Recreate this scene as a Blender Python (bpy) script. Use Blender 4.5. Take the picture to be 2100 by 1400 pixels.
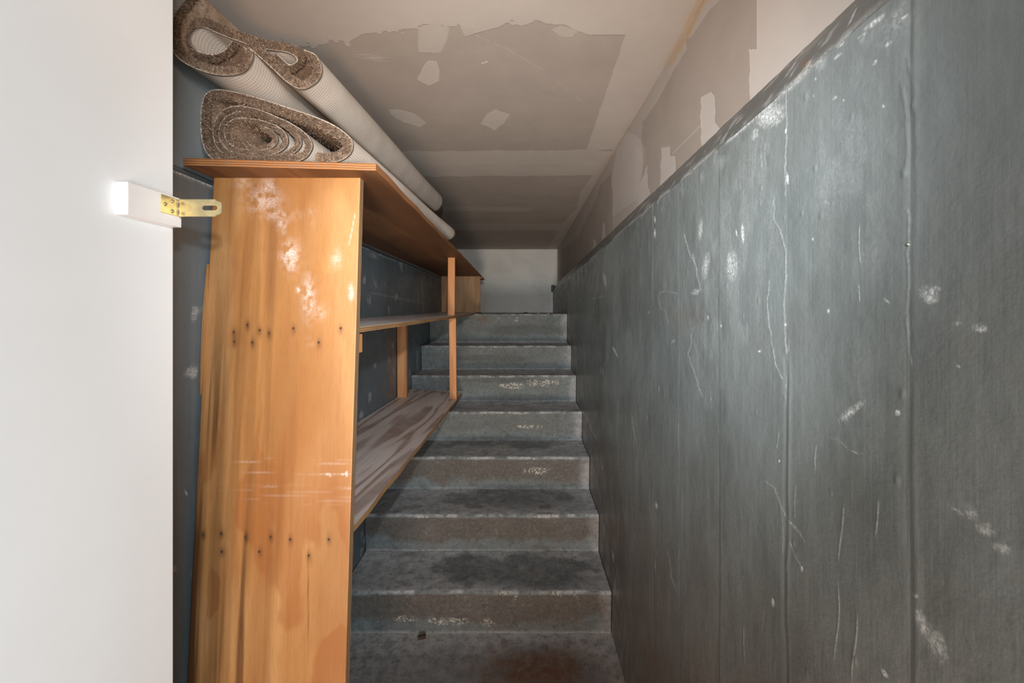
import bpy, bmesh, math, random
import numpy as np
from mathutils import Vector, Matrix

random.seed(7)
rng = np.random.default_rng(11)
for o in list(bpy.data.objects):
    bpy.data.objects.remove(o)
S = bpy.context.scene
C = S.collection

# ------------------------------------------------------------------ camera, world, lights, exposure
H = 1.35                       # lens height over the basement floor
F = 820.0                      # focal length in photo pixels (2100 wide)
VX, VY = 1070.0, 635.0         # where the depth lines of the stairwell meet
cd = bpy.data.cameras.new('camera')
cam = bpy.data.objects.new('camera', cd); C.objects.link(cam)
cam.location = (0, 0, H); cam.rotation_euler = (math.pi / 2, 0, 0)
cd.sensor_width = 36.0; cd.lens = F / 2100 * 36
cd.shift_x = -(VX - 1050) / 2100; cd.shift_y = (VY - 700) / 2100
cd.clip_start = 0.01
S.camera = cam

w = bpy.data.worlds.new('world'); S.world = w; w.use_nodes = True
w.node_tree.nodes['Background'].inputs[0].default_value = (1.0, 0.98, 0.96, 1)
w.node_tree.nodes['Background'].inputs[1].default_value = 0.05


def lamp(kind, name, loc, look, power, col, **kw):
    d = bpy.data.lights.new(name, kind); d.energy = power; d.color = col
    for k, v in kw.items():
        setattr(d, k, v)
    o = bpy.data.objects.new(name, d); C.objects.link(o); o.location = loc
    o.rotation_euler = (Vector(look) - Vector(loc)).to_track_quat('-Z', 'Y').to_euler()
    return o


# the photographer's flash just above the lens, an added warm fill for the ceiling,
# added fill lamps behind it, and the low warm floor bounce of the room behind
lamp('SPOT', 'camera_flash', (0.02, -0.02, H + 0.21), (0.0, 1.6, H + 0.05), 58.0, (0.90, 0.95, 1.0),
     spot_size=math.radians(95), spot_blend=1.0, shadow_soft_size=0.018)
lamp('SPOT', 'ceiling_fill', (0.0, 0.0, H + 0.30), (-0.10, 1.3, H + 0.738), 14.0, (1.0, 0.72, 0.46),
     spot_size=math.radians(100), spot_blend=1.0, shadow_soft_size=0.03)  # added fill, brightens the ceiling ahead of the lens
lamp('AREA', 'door_fill', (0.75, -1.3, 1.1), (-0.62, 0.4, 1.1), 38.0, (0.88, 0.95, 1.0),
     shape='RECTANGLE', size=0.5, size_y=1.2)  # added fill aimed at the door face
lamp('SPOT', 'cool_fill', (-0.35, -0.6, H + 0.35), (0.5, 1.6, H + 0.2), 48.0, (0.70, 0.88, 1.0),
     spot_size=math.radians(60), spot_blend=1.0, shadow_soft_size=0.16)  # added cool fill from behind on the left
lamp('SPOT', 'low_fill', (0.06, -1.6, H - 0.9), (-0.06, 4.9, H + 0.6), 135.0, (0.96, 1.0, 0.92),
     spot_size=math.radians(50), spot_blend=1.0, shadow_soft_size=0.3)  # added low fill that reaches the far ceiling and back wall
lamp('AREA', 'room_glow', (0.0, -1.6, 0.1), (0.0, 1.6, 1.6), 20.0, (1.0, 0.56, 0.34),
     shape='RECTANGLE', size=0.6, size_y=0.6)

S.view_settings.view_transform = 'Standard'; S.view_settings.look = 'None'
S.view_settings.gamma = 1.0; S.view_settings.use_curve_mapping = False
S.view_settings.exposure = 0.30

# ------------------------------------------------------------------ dimensions (metres, relative to the eye)
XG, XD = 0.375, 0.434          # right wall: painted concrete face, drywall face above
XL, XLD = -0.76, -0.80         # left wall the same
YB = 4.88                      # back wall
ZC = 0.738                     # ceiling
RISE = 0.18; TREAD = 0.27; Y7 = 1.66
FLOOR = -H


def px_of(x, y, z):            # z relative to the eye
    y = np.maximum(y, 1e-3)
    return VX + F * x / y, VY - F * z / y


# ------------------------------------------------------------------ numpy noise
def _h(ix, iy, s):
    n = (ix.astype(np.int64) * 374761393 + iy.astype(np.int64) * 668265263 + s * 982451653) & 0xffffffff
    n = ((n ^ (n >> 13)) * 1274126177) & 0xffffffff
    return ((n ^ (n >> 16)) & 0xffff) / 65535.0


def vn(x, y, s=0):
    ix = np.floor(x); iy = np.floor(y); fx = x - ix; fy = y - iy
    fx = fx * fx * (3 - 2 * fx); fy = fy * fy * (3 - 2 * fy)
    a = _h(ix, iy, s); b = _h(ix + 1, iy, s); c = _h(ix, iy + 1, s); d = _h(ix + 1, iy + 1, s)
    return (a * (1 - fx) + b * fx) * (1 - fy) + (c * (1 - fx) + d * fx) * fy


def fbm(x, y, s=0, o=4):
    t = 0; a = 0.5; n = 0
    for i in range(o):
        t = t + a * vn(x * 2 ** i, y * 2 ** i, s + i * 17); n += a; a *= 0.5
    return t / n


def sstep(a, b, x):
    t = np.clip((x - a) / (b - a), 0, 1)
    return t * t * (3 - 2 * t)


def inpoly(X, Y, poly):
    r = np.zeros(X.shape, bool); n = len(poly)
    for i in range(n):
        x1, y1 = poly[i]; x2, y2 = poly[(i + 1) % n]
        if y1 == y2:
            continue
        c = ((y1 > Y) != (y2 > Y)) & (X < (x2 - x1) * (Y - y1) / (y2 - y1) + x1)
        r ^= c
    return r


def segd(X, Y, pts):           # distance to a polyline
    d = np.full(X.shape, 1e9)
    for (x1, y1), (x2, y2) in zip(pts[:-1], pts[1:]):
        L = (x2 - x1) ** 2 + (y2 - y1) ** 2 + 1e-9
        t = np.clip(((X - x1) * (x2 - x1) + (Y - y1) * (y2 - y1)) / L, 0, 1)
        d = np.minimum(d, np.hypot(X - x1 - t * (x2 - x1), Y - y1 - t * (y2 - y1)))
    return d


def gauss(X, Y, cx, cy, rx, ry, ang=0):
    c, s = math.cos(math.radians(ang)), math.sin(math.radians(ang))
    u = (X - cx) * c + (Y - cy) * s; v = -(X - cx) * s + (Y - cy) * c
    return np.exp(-((u / rx) ** 2 + (v / ry) ** 2))


# ------------------------------------------------------------------ object helpers
def tag(o, label=None, cat=None, group=None, kind=None):
    if label: o['label'] = label
    if cat: o['category'] = cat
    if group: o['group'] = group
    if kind: o['kind'] = kind
    return o


def empty(name, loc, rz=0):
    o = bpy.data.objects.new(name, None); C.objects.link(o)
    o.location = loc; o.rotation_euler = (0, 0, rz); o.empty_display_size = 0.05
    return o


def link(name, me, mats, parent=None, smooth=True):
    for m in (mats if isinstance(mats, (list, tuple)) else [mats]):
        me.materials.append(m)
    if smooth:
        me.polygons.foreach_set('use_smooth', [True] * len(me.polygons))
    o = bpy.data.objects.new(name, me); C.objects.link(o)
    if parent: o.parent = parent
    return o


def offset(me, loc):
    n = len(me.vertices); a = np.empty(n * 3, np.float32); me.vertices.foreach_get('co', a)
    a = a.reshape(-1, 3) - np.array(loc, np.float32); me.vertices.foreach_set('co', a.ravel()); me.update()


def grid(name, P, mat, attrs=None, parent=None, uv=None, flip=False, extra=None):
    """P (nu,nv,3) world coordinates -> one smooth grid mesh, with optional closing faces."""
    nu, nv, _ = P.shape
    V = P.reshape(-1, 3)
    i = np.arange(nu * nv).reshape(nu, nv)
    q = np.stack([i[:-1, :-1], i[1:, :-1], i[1:, 1:], i[:-1, 1:]], -1).reshape(-1, 4)
    if flip: q = q[:, ::-1]
    nx = 0
    if extra is not None:
        ev, ef = extra; nx = len(ev)
        V = np.concatenate([V, np.array(ev, float)]); q = np.concatenate([q, np.array(ef) + nu * nv * 0])
    me = bpy.data.meshes.new(name)
    me.vertices.add(len(V)); me.vertices.foreach_set('co', V.astype(np.float32).ravel())
    me.loops.add(q.size); me.loops.foreach_set('vertex_index', q.astype(np.int32).ravel())
    me.polygons.add(len(q)); me.polygons.foreach_set('loop_start', np.arange(0, q.size, 4, dtype=np.int32))
    me.update(calc_edges=True); me.validate()
    for k, a in (attrs or {}).items():
        at = me.attributes.new(k, 'FLOAT', 'POINT')
        v = np.zeros(len(V), np.float32); v[:nu * nv] = a.ravel()
        at.data.foreach_set('value', v)
    if uv is not None:
        ul = me.uv_layers.new(name='uv')
        li = np.empty(len(me.loops), np.int32); me.loops.foreach_get('vertex_index', li)
        U = np.zeros((len(V), 2), np.float32); U[:nu * nv] = uv.reshape(-1, 2)
        ul.data.foreach_set('uv', U[li].ravel())
    return link(name, me, mat, parent)


def frombm(name, bm, mats, parent=None, smooth=False, bevel=0, seg=2):
    me = bpy.data.meshes.new(name)
    if bevel:
        bmesh.ops.bevel(bm, geom=bm.edges[:], offset=bevel, segments=seg, affect='EDGES', profile=0.6)
    bmesh.ops.recalc_face_normals(bm, faces=bm.faces[:])
    bm.to_mesh(me); bm.free()
    return link(name, me, mats, parent, smooth)


def bm_hexa(c):                # eight corners: bottom ring then top ring
    bm = bmesh.new(); v = [bm.verts.new(p) for p in c]
    for f in ((3, 2, 1, 0), (4, 5, 6, 7), (0, 1, 5, 4), (1, 2, 6, 5), (2, 3, 7, 6), (3, 0, 4, 7)):
        bm.faces.new([v[i] for i in f])
    return bm


def bm_box(x0, x1, y0, y1, z0, z1):
    return bm_hexa([(x0, y0, z0), (x1, y0, z0), (x1, y1, z0), (x0, y1, z0),
                    (x0, y0, z1), (x1, y0, z1), (x1, y1, z1), (x0, y1, z1)])


# ------------------------------------------------------------------ material helper
class M:
    def __init__(s, name, rough=0.6, metal=0.0, spec=0.5):
        s.m = bpy.data.materials.new(name); s.m.use_nodes = True
        s.t = s.m.node_tree; s.b = s.t.nodes['Principled BSDF']
        s.b.inputs['Roughness'].default_value = rough; s.b.inputs['Metallic'].default_value = metal
        s.b.inputs['Specular IOR Level'].default_value = spec
        s.co = s.t.nodes.new('ShaderNodeTexCoord')

    def n(s, typ, **kw):
        x = s.t.nodes.new('ShaderNode' + typ)
        for k, v in kw.items(): setattr(x, k, v)
        return x

    def w(s, a, b): s.t.links.new(a, b)

    def val(s, sock, v):
        if hasattr(v, 'is_output'): s.w(v, sock)
        else: sock.default_value = v

    def math(s, op, a, b=0.0, c=0.0, clamp=False):
        x = s.n('Math', operation=op); x.use_clamp = clamp
        s.val(x.inputs[0], a); s.val(x.inputs[1], b)
        if op in ('MULTIPLY_ADD',): s.val(x.inputs[2], c)
        return x.outputs[0]

    def mapc(s, scale=(1, 1, 1), rot=(0, 0, 0), loc=(0, 0, 0), src='Object'):
        m = s.n('Mapping'); s.w(s.co.outputs[src], m.inputs[0])
        m.inputs['Scale'].default_value = scale; m.inputs['Rotation'].default_value = rot
        m.inputs['Location'].default_value = loc
        return m.outputs[0]

    def noise(s, scale=5, detail=4, rough=0.55, dist=0.0, vec=None, lo=None, hi=None):
        x = s.n('TexNoise'); x.inputs['Scale'].default_value = scale; x.inputs['Detail'].default_value = detail
        x.inputs['Roughness'].default_value = rough; x.inputs['Distortion'].default_value = dist
        s.w(vec if vec is not None else s.co.outputs['Object'], x.inputs['Vector'])
        o = x.outputs[0]
        if lo is not None: o = s.rng(o, lo, hi)
        return o

    def rng(s, v, a, b, c=0.0, d=1.0):
        x = s.n('MapRange'); x.interpolation_type = 'SMOOTHSTEP'; s.val(x.inputs[0], v)
        for i, q in enumerate((a, b, c, d)): x.inputs[i + 1].default_value = q
        return x.outputs[0]

    def mix(s, f, a, b, mode='MIX'):
        x = s.n('Mix', data_type='RGBA', blend_type=mode)
        s.val(x.inputs[0], f)
        for i, c in ((6, a), (7, b)):
            if hasattr(c, 'is_output'): s.w(c, x.inputs[i])
            else: x.inputs[i].default_value = (*c, 1)
        return x.outputs[2]

    def attr(s, name):
        a = s.n('Attribute'); a.attribute_name = name
        return a.outputs['Fac']

    def bump(s, h, strength=0.3, dist=0.002, prev=None):
        b = s.n('Bump'); b.inputs['Strength'].default_value = strength; b.inputs['Distance'].default_value = dist
        s.w(h, b.inputs['Height'])
        if prev is not None: s.w(prev, b.inputs['Normal'])
        return b.outputs[0]

    def done(s, col=None, normal=None, rough=None):
        if col is not None: s.val(s.b.inputs['Base Color'], col if hasattr(col, 'is_output') else (*col, 1))
        if normal is not None: s.w(normal, s.b.inputs['Normal'])
        if rough is not None: s.val(s.b.inputs['Roughness'], rough)
        return s.m


def srgb(r, g, b):
    f = lambda c: c / 255 / 12.92 if c / 255 <= 0.04045 else ((c / 255 + 0.055) / 1.055) ** 2.4
    return (f(r), f(g), f(b))


# ------------------------------------------------------------------ materials
def mat_wallpaint(name, axis='y', base=(132, 138, 136), base2=(114, 119, 117)):
    m = M(name, 0.4, 0, 0.6)
    st = m.mapc((1, 190, 5)); st2 = m.mapc((1, 60, 2.2))
    streak = m.noise(1, 3, 0.6, vec=st); streak2 = m.noise(1, 4, 0.6, vec=st2)
    big = m.noise(2.2, 5, 0.6, lo=0.3, hi=0.7)
    c = m.mix(big, srgb(*base), srgb(*base2))
    c = m.mix(m.math('MULTIPLY', m.rng(streak2, 0.45, 0.75), 0.25), c, srgb(140, 144, 140))
    c = m.mix(m.math('MULTIPLY', m.rng(streak, 0.5, 0.8), 0.12), c, srgb(94, 99, 96))
    c = m.mix(m.math('MULTIPLY', m.rng(m.noise(3.5, 5, 0.65, vec=m.mapc((1, 1.6, .7))), 0.48, 0.66), 0.35), c, srgb(84, 88, 84))
    c = m.mix(m.attr('tone'), c, srgb(80, 82, 80))
    c = m.mix(m.attr('stain_and_warm_light'), c, srgb(112, 84, 64))
    fine = m.noise(420, 3, 0.7)
    sc = m.math('MULTIPLY', m.attr('scuff'), m.rng(m.noise(230, 4, 0.75), 0.40, 0.60, 0.25, 1.15), clamp=True)
    c = m.mix(sc, c, srgb(222, 223, 220))
    # sparse flecks of white paint
    v = m.n('TexVoronoi'); v.inputs['Scale'].default_value = 16; m.w(m.mapc((1, 1, 0.6)), v.inputs['Vector'])
    fl = m.rng(v.outputs['Distance'], 0.018, 0.04, 1, 0)
    fl = m.math('MULTIPLY', fl, m.rng(m.noise(9, 2), 0.60, 0.66))
    c = m.mix(fl, c, srgb(215, 214, 208))
    nb = m.bump(m.noise(30, 4, 0.6), 0.45, 0.004)
    nb = m.bump(m.noise(1, 3, 0.55, vec=m.mapc((1, 22, 2.5))), 0.25, 0.004, nb)
    nb = m.bump(streak, 0.4, 0.0007, nb)
    nb = m.bump(fine, 0.15, 0.0006, nb)
    r = m.rng(m.noise(14, 4), 0.3, 0.7, 0.30, 0.46)
    return m.done(c, nb, r)


def mat_drywall(name, bare=(140, 124, 112), mud=(176, 160, 147)):
    m = M(name, 0.75, 0, 0.25)
    n1 = m.noise(6, 5, 0.6, lo=0.3, hi=0.7)
    b = m.mix(n1, srgb(*bare), tuple(v * 0.9 for v in srgb(*bare)))
    d = m.mix(n1, srgb(*mud), tuple(v * 0.93 for v in srgb(*mud)))
    a = m.attr('mud')
    c = m.mix(a, b, d)
    c = m.mix(m.attr('stain_and_warm_light'), c, srgb(196, 150, 84))
    c = m.mix(m.attr('light'), c, srgb(214, 204, 198))
    nb = m.bump(m.noise(260, 3, 0.6), 0.12, 0.0005)
    nb = m.bump(a, 0.5, 0.0012, nb)
    return m.done(c, nb)


def mat_step():
    m = M('painted_concrete_step', 0.72, 0, 0.35)
    big = m.noise(5, 6, 0.65, lo=0.3, hi=0.7)
    fine = m.noise(160, 5, 0.7)
    med = m.noise(28, 5, 0.7)
    c = m.mix(big, srgb(102, 110, 108), srgb(86, 93, 90))
    c = m.mix(m.math('MULTIPLY', m.attr('blue'), m.rng(med, 0.3, 0.6)), c, srgb(108, 120, 124))
    c = m.mix(m.math('MULTIPLY', m.attr('dirt_and_warm_light'), m.rng(med, 0.2, 0.7, 0.6, 1)), c, srgb(80, 69, 58))
    du = m.math('MULTIPLY', m.attr('dust'), m.rng(med, 0.25, 0.65, 0.35, 1.0))
    c = m.mix(du, c, srgb(190, 187, 186))
    da = m.math('MULTIPLY', m.math('MULTIPLY', m.attr('dark'), 0.85), m.rng(fine, 0.35, 0.6, 0.65, 1.0))
    c = m.mix(da, c, srgb(84, 86, 84))
    grit = m.noise(70, 8, 0.8)
    c = m.mix(m.math('MULTIPLY', m.rng(grit, 0.52, 0.66), 0.36), c, srgb(160, 156, 154))
    c = m.mix(m.math('MULTIPLY', m.rng(grit, 0.47, 0.36), 0.5), c, srgb(58, 56, 54))
    c = m.mix(m.math('MULTIPLY', m.rng(fine, 0.56, 0.72), 0.35), c, srgb(150, 146, 142))
    c = m.mix(m.math('MULTIPLY', m.rng(fine, 0.44, 0.30), 0.45), c, srgb(44, 42, 40))
    c = m.mix(m.math('MULTIPLY', m.attr('chip'), m.rng(m.noise(90, 5, 0.75), 0.50, 0.56)), c, srgb(196, 188, 176))
    c = m.mix(m.attr('red'), c, m.mix(m.noise(40, 3), srgb(138, 92, 58), srgb(96, 64, 42)))
    v = m.n('TexVoronoi'); v.inputs['Scale'].default_value = 30; m.w(m.co.outputs['Object'], v.inputs['Vector'])
    c = m.mix(m.math('MULTIPLY', m.rng(v.outputs['Distance'], 0.03, 0.055, 1, 0), m.rng(m.noise(11, 2), 0.56, 0.62)), c, srgb(200, 198, 190))
    nb = m.bump(fine, 0.4, 0.0012)
    nb = m.bump(med, 0.4, 0.004, nb)
    return m.done(c, nb)


def mat_ply(name, c1, c2, c3, along='z', sc=1.0, dust=None, dustf=0.0, rough=0.5, seed=0.0, ring=9.0, ringf=0.5):
    """plywood veneer: fibres along one axis, cathedral rings from a stretched noise"""
    m = M(name, rough, 0, 0.35)
    st = {'z': (1, 1, 0.10), 'y': (1, 0.10, 1), 'x': (0.10, 1, 1)}[along]
    v = m.mapc(tuple(a * 4.2 * sc for a in st), loc=(seed, seed * 1.7, seed * .6))
    n = m.noise(1, 2.5, 0.5, 0.35, vec=v)
    rings = m.math('SINE', m.math('MULTIPLY', n, ring * 6.283))
    rings = m.rng(rings, -0.2, 1.0)
    st2 = {'z': (1, 1, 0.02), 'y': (1, 0.02, 1), 'x': (0.02, 1, 1)}[along]
    fib = m.noise(1, 3, 0.65, vec=m.mapc(tuple(a * 420 for a in st2)))
    fib2 = m.noise(1, 4, 0.6, vec=m.mapc(tuple(a * 70 for a in st2), loc=(seed, 0, seed)))
    pat = m.noise(1, 2, 0.5, 0.6, vec=m.mapc(tuple(a * 7 for a in {'z': (1, 1, .25), 'y': (1, .25, 1), 'x': (.25, 1, 1)}[along]), loc=(seed, seed, 3)))
    c = m.mix(m.rng(pat, 0.38, 0.62), srgb(*c1), srgb(*c2))
    c = m.mix(m.math('MULTIPLY', rings, ringf), c, srgb(*c3))
    c = m.mix(m.math('MULTIPLY', m.rng(fib2, 0.5, 0.8), 0.35), c, srgb(*c3))
    c = m.mix(m.math('MULTIPLY', m.rng(fib, 0.35, 0.75), 0.28), c, tuple(x * 0.55 for x in srgb(*c2)))
    c = m.mix(m.math('MULTIPLY', m.attr('figure'), 0.6), c, srgb(150, 88, 44))
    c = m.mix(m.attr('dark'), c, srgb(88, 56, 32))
    if dust:
        c = m.mix(m.math('MULTIPLY', m.noise(9, 5, 0.65, lo=0.3, hi=0.65), dustf), c, srgb(*dust))
    fine = m.noise(300, 3, 0.7)
    c = m.mix(m.math('MULTIPLY', m.attr('scuff'), m.rng(fine, 0.35, 0.65, 0.25, 1), clamp=True), c, srgb(222, 212, 204))
    nb = m.bump(fib, 0.25, 0.0006)
    return m.done(c, nb)


def mat_plyedge(name, axis, c1=(170, 132, 92), c2=(104, 76, 50), freq=300):
    m = M(name, 0.7, 0, 0.2)
    s = m.n('SeparateXYZ'); m.w(m.co.outputs['Object'], s.inputs[0])
    a = s.outputs[axis]
    wob = m.math('MULTIPLY', m.noise(12, 3), 0.004)
    f = m.math('SINE', m.math('MULTIPLY', m.math('ADD', a, wob), freq * 6.283))
    c = m.mix(m.rng(f, -0.4, 0.6), srgb(*c1), srgb(*c2))
    c = m.mix(m.math('MULTIPLY', m.noise(90, 4, lo=0.45, hi=0.7), 0.5), c, srgb(120, 108, 96))
    return m.done(c, m.bump(m.noise(150, 3), 0.4, 0.001))


MW = mat_wallpaint('grey_gloss_wall_paint')
MWL = mat_wallpaint('slate_wall_paint', base=(104, 120, 130), base2=(92, 105, 112))
MD = mat_drywall('drywall_ceiling', bare=(178, 165, 154), mud=(202, 191, 181))
MDW = mat_drywall('drywall_upper_wall', bare=(170, 155, 143), mud=(198, 185, 175))
MDL = mat_drywall('painted_drywall_left', bare=(150, 156, 158), mud=(170, 176, 178))
MBW = mat_drywall('painted_back_wall', bare=(226, 224, 218), mud=(230, 228, 222))
MS = mat_step()
MPANEL = mat_ply('orange_plywood', (190, 142, 92), (174, 122, 72), (136, 86, 48), 'z', 1.0, rough=0.42, seed=2.3, ring=3.0, ringf=0.42)
MSHELF = mat_ply('dusty_plywood', (226, 212, 204), (214, 196, 186), (140, 110, 96), 'y', 1.5, dust=(212, 206, 204), dustf=0.25, rough=0.5, seed=5.1, ring=7.0, ringf=0.8)
MDUST = mat_ply('whitish_dusty_plywood', (236, 228, 224), (226, 216, 210), (170, 148, 136), 'y', 1.5, dust=(240, 236, 236), dustf=0.5, rough=0.4, seed=6.3, ring=4.0, ringf=0.5)
MTOP = mat_ply('brown_plywood', (156, 108, 68), (130, 86, 52), (90, 56, 34), 'y', 1.0, rough=0.6, seed=8.2, ring=4, ringf=0.5)
MFAR = mat_ply('pale_plywood', (184, 146, 106), (160, 120, 84), (130, 90, 62), 'z', 2.0, rough=0.6, seed=4.4, ring=4, ringf=0.5)
MPOST = mat_ply('pine_stud', (222, 158, 104), (206, 140, 88), (170, 108, 66), 'z', 3.0, rough=0.55, seed=1.4, ring=3, ringf=0.5)
MEDGY = mat_plyedge('plywood_edge_vertical', 1, (176, 138, 100), (96, 70, 48), 190)
MEDGZ = mat_plyedge('plywood_edge_flat', 2, (190, 146, 98), (110, 76, 46), 210)
MEDGO = mat_plyedge('orange_plywood_edge', 2, (172, 116, 70), (120, 76, 42), 190)


def simple(name, col, rough=0.5, metal=0.0, var=0.12, scale=30, bump=0.1):
    m = M(name, rough, metal)
    n = m.noise(scale, 4, lo=0.3, hi=0.7)
    c = m.mix(n, srgb(*col), tuple(v * (1 - var) for v in srgb(*col)))
    return m.done(c, m.bump(n, bump, 0.0004))


MDOOR = simple('white_door_paint', (240, 243, 244), 0.42, 0, 0.03, 5, 0.05)
MBLOCK = simple('white_block_paint', (240, 238, 236), 0.35, 0, 0.03, 30, 0.05)
MBRASS = simple('brass_plate', (206, 190, 146), 0.34, 0.8, 0.25, 60, 0.1)
MSTEEL = simple('screw_steel', (170, 170, 165), 0.3, 0.9)
MBLACK = simple('black_rubber_and_gap', (22, 22, 22), 0.5)
MNAIL = simple('rusty_nail', (92, 66, 56), 0.6, 0.4, 0.4, 200)
MCRUMB = simple('white_crumb', (226, 222, 212), 0.8)
MCHIP = simple('brown_wood_chip', (84, 62, 44), 0.8, 0, 0.4, 100)


def mat_backing():
    m = M('woven_carpet_backing', 0.85, 0, 0.15)
    uv = m.n('SeparateXYZ'); m.w(m.co.outputs['UV'], uv.inputs[0])
    wob = m.noise(14, 3, vec=m.co.outputs['UV'])
    u = m.math('ADD', uv.outputs[0], m.math('MULTIPLY', wob, 0.006))
    v = m.math('ADD', uv.outputs[1], m.math('MULTIPLY', wob, 0.006))
    su = m.math('SINE', m.math('MULTIPLY', u, 6.283 / 0.0052))
    sv = m.math('SINE', m.math('MULTIPLY', v, 6.283 / 0.0085))
    hole = m.math('MULTIPLY', m.rng(su, -0.1, 0.8), m.rng(sv, -0.5, 0.5))
    c = m.mix(m.noise(8, 4, lo=0.3, hi=0.7), srgb(214, 202, 190), srgb(196, 184, 172))
    c = m.mix(m.math('MULTIPLY', hole, 0.65), c, srgb(128, 112, 98))
    return m.done(c, m.bump(hole, -0.5, 0.0015))


def mat_pile():
    m = M('brown_carpet_pile', 0.9, 0, 0.1)
    g = m.n('NewGeometry')
    r = g.outputs['Random Per Island']
    cr = m.n('ValToRGB'); m.w(r, cr.inputs[0])
    e = cr.color_ramp.elements
    e[0].position = 0.0; e[0].color = (*srgb(84, 66, 54), 1)
    e[1].position = 1.0; e[1].color = (*srgb(212, 190, 170), 1)
    for p, c in ((0.3, (128, 104, 86)), (0.55, (158, 132, 110)), (0.8, (186, 162, 140))):
        x = cr.color_ramp.elements.new(p); x.color = (*srgb(*c), 1)
    c = m.mix(m.math('MULTIPLY', m.noise(60, 4, lo=0.35, hi=0.65), 0.45), cr.outputs[0], srgb(112, 90, 74))
    return m.done(c, m.bump(m.noise(500, 4, 0.7), 0.8, 0.003))


MBACK = mat_backing(); MPILE = mat_pile()

# ------------------------------------------------------------------ the setting
# --- right wall, painted concrete face (real relief: board marks, ridges, peeling)
ys = np.concatenate([np.linspace(-0.35, 0.27, 24)[:-1], XG * F / (np.linspace(2190, 1133.5, 860) - VX)])
ys = np.minimum(ys, YB)
zs = np.concatenate([np.linspace(FLOOR, -0.42, 210)[:-1], np.linspace(-0.42, 0.36, 430)])
Y, Z = np.meshgrid(ys, zs, indexing='ij')
ztop = 0.324 - 0.022 * Y                                   # the cap slopes down a little towards the back
vv = (Z - FLOOR) / (0.36 - FLOOR)
Zw = FLOOR + vv * (ztop - FLOOR)
PX, PY = px_of(XG, Y, Zw)
rel = 0.0030 * (fbm(Y * 5, Zw * 3, 3) - 0.5) + 0.0016 * (fbm(Y * 22, Zw * 9, 8, 3) - 0.5)
scuff = np.zeros_like(Y); tone = np.zeros_like(Y); stain_and_warm_light = np.zeros_like(Y)
seams = [0.19, 0.387, 0.567, 0.76, 0.952, 1.139, 1.355, 1.56, 1.777, 1.99, 2.25, 2.5, 2.8, 3.1, 3.5, 3.9, 4.3]
for k, sy in enumerate(seams):
    wob = 0.014 * (fbm(Zw * 7, Zw * 0 + k, 20 + k) - 0.5) * min(1, sy * 1.2)
    dd = Y - sy - wob
    sa = {1: .5, 2: .7, 5: .5, 6: .6}.get(k, .22) * sstep(.25, .65, fbm(Zw * 4, Zw * 0 + k, 34, 3)) + .05
    rel += sa * (-0.0016 * np.exp(-(dd / 0.0045) ** 2) * (0.5 + 0.9 * vn(Zw * 9, Zw * 0 + k, 33)) + 0.0012 * np.exp(-((dd + 0.006) / 0.004) ** 2))
    s2 = (k % 3 - 1) * 0.0002
    rel += np.where((Y > sy) & (Y < (seams + [5])[k + 1]), s2, 0)
    if sy > 0.9:
        scuff = np.maximum(scuff, 0.30 * np.exp(-(dd / (0.0015 + sy * .0013)) ** 2) * (vn(Zw * 14, Zw * 0 + k, 41) ** 1.5))
    tone += np.where((Y > sy) & (Y < (seams + [5])[k + 1]), 0.18 * _h(np.array([k]), np.array([4]), 5)[0], 0)
ridges = [  # photo-pixel polylines, width, height, light edge
    ([(1588, 405), (1587, 450), (1600, 472), (1608, 500), (1613, 530), (1610, 600), (1608, 640), (1612, 700), (1616, 745), (1612, 800)], 2.2, 0.0016, .35),
    ([(1580, 575), (1573, 620), (1582, 690), (1590, 745), (1604, 775)], 1.8, 0.0012, .5),
    ([(1403, 480), (1411, 515), (1425, 540), (1437, 592)], 1.6, 0.0009, .55),
    ([(1420, 520), (1430, 560), (1436, 590)], 2.5, 0.0009, .45),
    ([(1352, 600), (1350, 615), (1354, 632), (1366, 640), (1370, 662)], 1.4, 0.0006, .3),
    ([(1352, 600), (1370, 598), (1390, 602)], 1.4, 0.0006, .3),
    ([(1421, 675), (1417, 700), (1410, 725), (1425, 765), (1435, 800), (1440, 812)], 2.0, 0.0012, .4),
    ([(1418, 690), (1430, 720), (1450, 752)], 1.6, 0.0008, .1),
    ([(1570, 985), (1590, 1000), (1600, 1030), (1612, 1060), (1640, 1095)], 2.2, 0.0010, .3),
    ([(1622, 1070), (1640, 1090), (1649, 1108)], 1.6, 0.0007, .6),
    ([(1620, 1110), (1632, 1140), (1645, 1165)], 1.8, 0.0008, .4),
    ([(1500, 1000), (1540, 1040), (1575, 1120), (1610, 1180)], 3.0, 0.0012, 0),
    ([(1370, 1130), (1375, 1180), (1390, 1215)], 2.0, 0.0009, .3),
    ([(1300, 870), (1294, 850), (1302, 905)], 1.4, 0.0006, .4),
    ([(1700, 895), (1725, 905), (1745, 925), (1768, 930)], 1.8, 0.0007, .35),
    ([(1862, 120), (1868, 160), (1852, 180), (1858, 240), (1862, 300), (1858, 360)], 7.0, 0.0016, 0),
    ([(1862, 430), (1866, 480), (1862, 520), (1866, 580), (1860, 640), (1862, 700), (1868, 745)], 5.0, 0.0016, .12),
    ([(1643, 222), (1656, 232)], 1.2, -0.0007, 0), ([(1718, 258), (1738, 266), (1752, 282)], 1.2, -0.0008, 0),
    ([(1620, 705), (1635, 715), (1655, 725)], 1.2, -0.0007, 0),
    ([(1190, 838), (1205, 858), (1222, 900)], 2.0, 0.001, .5),
    ([(1612, 170), (1614, 260), (1610, 320), (1611, 400)], 1.5, 0.0008, .45),
    ([(1572, 290), (1568, 320), (1572, 350)], 1.3, 0.0006, .35),
]
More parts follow.
